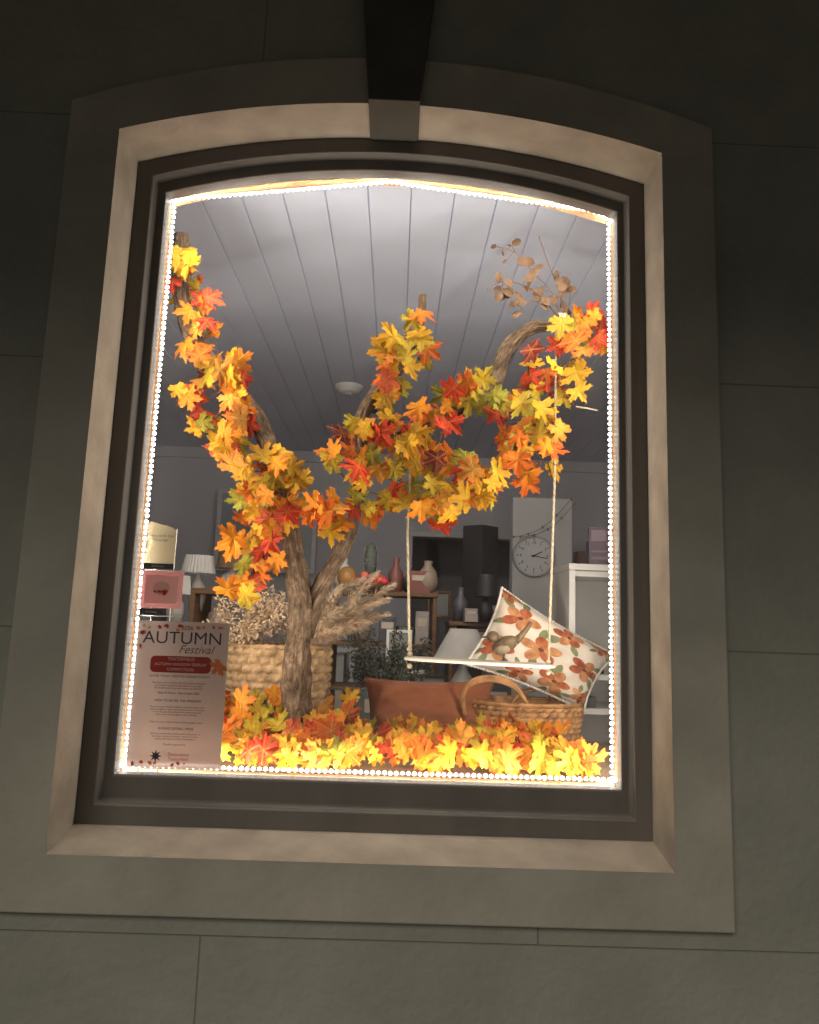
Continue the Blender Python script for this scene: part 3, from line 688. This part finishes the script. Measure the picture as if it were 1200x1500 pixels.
mb=MB(); mb.box(-1.6,-.2,3.6,4.0,.30,.34); mb.box(-1.58,-1.54,3.62,3.98,-.95,.30); mb.box(-.26,-.22,3.62,3.98,-.95,.30); mb.box(-1.5,-.3,3.66,3.98,-.2,.30); mb.obj('shop_counter',[M_white],bevel=.005)
mb=MB()
for z in (1.0,.65,.3,-.1): mb.box(1.3,2.4,4.1,4.44,z,z+.03)
mb.box(1.28,1.31,4.1,4.44,-.95,1.3); mb.box(2.4,2.43,4.1,4.44,-.95,1.3)
for z in (1.03,.68,.33,-.07):
    x=1.36
    while x<2.3:
        w=ru(.06,.14);h=ru(.1,.24); mb.box(x,x+w,4.15,4.3,z,z+h,1+int(rnd()*3)); x+=w+ru(.02,.08)
mb.obj('stocked_shelving',[M_white,mat('stk1',(.5,.45,.4),.6),mat('stk2',(.15,.2,.25),.6),mat('stk3',(.4,.15,.12),.6)],bevel=.003)
gp=MB()
for i in range(40):
    b=Vector((.04,1.05,.15)); t=Vector((ru(-.13,.20),ru(.95,1.15),ru(.30,.53)))
    m=(b+t)/2+Vector((0,0,.05)); gp.tube([b,m,t],.0016,4,3,1)
    for k in range(44):
        p=m+(t-m)*rnd()+Vector((random.gauss(0,.014),random.gauss(0,.012),random.gauss(0,.014)))
        a=Vector((ru(-1,1),ru(-1,1),ru(-1,1))).normalized()*ru(.007,.014); b2=a.orthogonal().normalized()*.004
        gp.add([p-a,p+b2,p+a,p-b2],[(0,1,2,3)],0)
gp.lathe([(.0001,0),(.06,0),(.075,.12),(.068,.12),(.0001,.10)],(.04,1.05,.03),24,2)
gp.box(-.1,.2,1.01,1.25,-.95,.029,2)
gp.obj('dried_foliage_plant',[M_green,M_vine,M_cer])
mb=MB()
for (a,b) in [((.80,2.95,1.10),(1.17,2.95,1.36)),((.84,2.93,1.10),(1.19,2.93,1.33))]:
    a=Vector(a);b=Vector(b); pts=[a+(b-a)*t+Vector((0,0,-.06*math.sin(math.pi*t))) for t in [i/8 for i in range(9)]]
    mb.tube(pts,.0018,4,3,0)
    for p in pts[::2]: mb.ell(p,(.008,.008,.008),1,8)
mb.obj('hanging_bead_string',[M_dark,mat('bead_red',(.5,.2,.15),.5)])

# ------------------------------------------------------------ poster + cards
M_paper=mat('poster_paper',(.60,.52,.49),.5,.05,3,0,transl=.5)
M_ink=mat('ink_dark',(.035,.03,.06),.6,0,3,0); M_inkg=mat('ink_brown',(.12,.085,.07),.6,0,3,0); M_inkr=mat('ink_red',(.36,.035,.03),.6,.1,20,0,transl=.4); M_inko=mat('ink_orange',(.60,.18,.045),.6,.3,20,0,transl=.4)
M_inkw=mat('ink_cream',(.7,.58,.5),.6,0,3,0,transl=.4)
PO=empty('autumn_festival_poster')
PY=.2085
mb=MB(); mb.box(-.612,-.375,PY,PY+.0008,.150,.515); mb.obj('paper',[M_paper],PO)
def text(body,x,z,size,m,parent,y,bold=0,sx=1,shear=0,al='CENTER'):
    cu=bpy.data.curves.new('text','FONT'); cu.body=body; cu.size=size; cu.align_x=al; cu.align_y='CENTER'; cu.offset=bold; cu.shear=shear
    o=bpy.data.objects.new('text_'+body.split()[0].lower()[:10],cu); scene.collection.objects.link(o); cu.materials.append(m)
    o.location=(x,y,z); o.rotation_euler=(math.radians(90),0,0); o.scale=(sx,1,1); o.parent=parent
pc=-.494; ty=PY-.001
text('2026',pc+.01,.499,.016,M_ink,PO,ty)
text('AUTUMN',pc,.472,.044,M_ink,PO,ty,0,1.1)
text('Festival',pc+.035,.444,.030,M_inkg,PO,ty,0,1,.4)
mb=MB()
def rr(x0,x1,z0,z1,r,y):
    P=[]
    for cx,cz,a0 in ((x1-r,z1-r,0),(x0+r,z1-r,90),(x0+r,z0+r,180),(x1-r,z0+r,270)):
        for k in range(6): a=math.radians(a0+18*k); P.append((cx+r*math.cos(a),y,cz+r*math.sin(a)))
    return P
P=rr(pc-.078,pc+.078,.385,.427,.012,ty+.0002); mb.add(P,[tuple(range(len(P)))]); mb.obj('title_banner',[M_inkr],PO)
text('TENTERFIELD',pc,.4195,.0115,M_inkw,PO,ty-.0003); text('AUTUMN WINDOW DISPLAY',pc,.406,.0100,M_inkw,PO,ty-.0003); text('COMPETITION',pc,.393,.0105,M_inkw,PO,ty-.0003)
text('ENTER YOUR CREATIVE DESIGN TODAY',pc,.376,.0085,M_ink,PO,ty)
text('Showcase your window with the colours of autumn\nand help us celebrate the season in our town.\nAll shopfronts in the main street are welcome.',pc,.353,.0066,M_inkg,PO,ty)
text('Wed 25 March - Mon 6 April 2026',pc,.334,.0075,M_ink,PO,ty)
text('HOW TO ENTER THE WINDOW',pc,.315,.0082,M_ink,PO,ty)
text('Decorate your window display in autumn theme, send\na photo together with your business name and contact\nto the festival office before the closing date and\nyour entry will be added to the trail map.',pc,.290,.0063,M_inkg,PO,ty)
text('Prizes for best window, most creative, people choice',pc,.262,.0063,M_inkg,PO,ty)
text('BUSINESS DETAILS / PRIZE',pc,.246,.0078,M_ink,PO,ty)
text('Winners announced at the festival street party on\nSaturday evening in the park from five o clock.\nJudging takes place on the Friday before.',pc,.227,.0063,M_inkg,PO,ty)
text('Proudly supported by',pc-.0,.207,.0065,M_inkg,PO,ty); 
text('Destination\nTenterfield',pc+.012,.177,.0115,M_inkr,PO,ty,0,1,0,'CENTER')
mb=MB()
st=[]
for k in range(16):
    a=k*math.pi/8; r=.016 if k%2==0 else .007; st.append((pc-.045+r*math.cos(a),ty,.178+r*math.sin(a)))
mb.add(st,[tuple(range(16))]); mb.obj('sponsor_star',[M_ink],PO)
def flat_leaf(mb,x,z,s,a,mi,y):
    P=[(x+(p.x*math.cos(a)-p.y*math.sin(a))*s,y,z+(p.x*math.sin(a)+p.y*math.cos(a))*s) for p in OUTL]; mb.add([(x,y,z)]+P,[(0,i+1,(i+1)%len(P)+1) for i in range(len(P))],mi)
mb=MB()
for i in range(26):
    if i<17: z=.507-abs(random.gauss(0,.004))
    else: z=.160+abs(random.gauss(0,.003))
    x=ru(-.602,-.385)
    flat_leaf(mb,x,z-.002,ru(.004,.009),ru(0,6.28),int(rnd()*2),ty-.0001*i)
for i in range(5): flat_leaf(mb,-.600+ru(0,.010),ru(.43,.49),ru(.006,.010),ru(0,6.28),i%2,ty-.0027-.0001*i)
flat_leaf(mb,-.394,.405,.032,2.4,1,ty-.0035)
mb.obj('printed_leaves',[M_inkr,M_inko],PO)
C1=empty('greeting_card'); y=.2085
mb=MB()
P=[(-.612,y,.665),(-.533,y,.665),(-.533,y,.745)]+[(-.533-.04*(1-math.cos(a)),y,.745+.022*math.sin(a)) for a in (.4,.8,1.2,1.57)]+[(-.60,y,.775),(-.612,y,.765)]
mb.add(P,[tuple(range(len(P)))],0); mb.box(-.612,-.533,y-.001,y,.650,.664,1); mb.obj('card_face',[mat('cream_card',(.56,.47,.30),.6,.05,3,0,transl=.26),M_dark],C1)
text('having birds that\nof language."',-.573,.732,.0105,M_ink,C1,y-.001); text('birthday',-.573,.657,.010,M_inkw,C1,y-.002)
C2=empty('greeting_card.001')
mb=MB(); mb.box(-.612,-.505,y,y+.001,.548,.645,0); mb.box(-.603,-.516,y-.001,y-.0004,.560,.633,1); mb.box(-.612,-.55,y-.001,y,.530,.546,2)
mb.lathe([(.0001,0),(.020,0)],(0,0,0),24,3,1.1,.9,False,0,Matrix.Translation((-.56,y-.0015,.600))@Matrix.Rotation(math.radians(90),4,'X'))
for k in range(9): flat_leaf(mb,-.56+ru(-.016,.016),.590+ru(-.006,.006),.006,ru(0,6),4,y-.002-.0001*k)
mb.obj('card_face',[mat('pink_card',(.86,.55,.55),.6,.05,3,0,transl=.5),mat('pale_pink_card',(.90,.78,.75),.6,.05,3,0,transl=.6),M_dark,M_inkw,M_inkr],C2)
text('birthday',-.581,.538,.009,M_inkw,C2,y-.002)
mb=MB()
for x in (-.59,-.54): mb.tube([(x,.238,.10),(x,.238,.76)],.0015,5,1)
for z in (.647,.528): mb.tube([(-.61,.216,z),(-.505,.216,z)],.0013,5,1); mb.tube([(-.59,.216,z),(-.59,.238,z)],.0013,5,1); mb.tube([(-.54,.216,z),(-.54,.238,z)],.0013,5,1)
mb.obj('card_rack',[M_frame])

# ------------------------------------------------------------ light, world, camera
w=bpy.data.worlds.new('World'); scene.world=w; w.use_nodes=True
sky=w.node_tree.nodes.new('ShaderNodeTexSky'); sky.sky_type='NISHITA'; sky.sun_disc=False
el=math.radians(38); az=math.radians(205)
sky.sun_elevation=el; sky.sun_rotation=az
bg=w.node_tree.nodes['Background']; w.node_tree.links.new(sky.outputs[0],bg.inputs[0]); bg.inputs[1].default_value=.008
sl=bpy.data.lights.new('dusk_sun','SUN'); sl.energy=2.25; sl.angle=math.radians(42); sl.color=(1,.92,.79)
so=bpy.data.objects.new('dusk_sun',sl); scene.collection.objects.link(so)
d=Vector((math.sin(az)*math.cos(el),math.cos(az)*math.cos(el),math.sin(el)))
so.rotation_euler=d.to_track_quat('Z','Y').to_euler()

cam=bpy.data.cameras.new('camera'); co=bpy.data.objects.new('camera',cam); scene.collection.objects.link(co)
cam.sensor_fit='VERTICAL'; cam.sensor_height=36; cam.lens=25.78; cam.clip_start=.05; cam.clip_end=500
Rm=Matrix.Rotation(-.015,4,'Z')@Matrix.Rotation(math.radians(90)+.1488,4,'X')@Matrix.Rotation(.035,4,'Z')
co.matrix_world=Matrix.Translation((.0522,-1.7297,.5349))@Rm
scene.camera=co
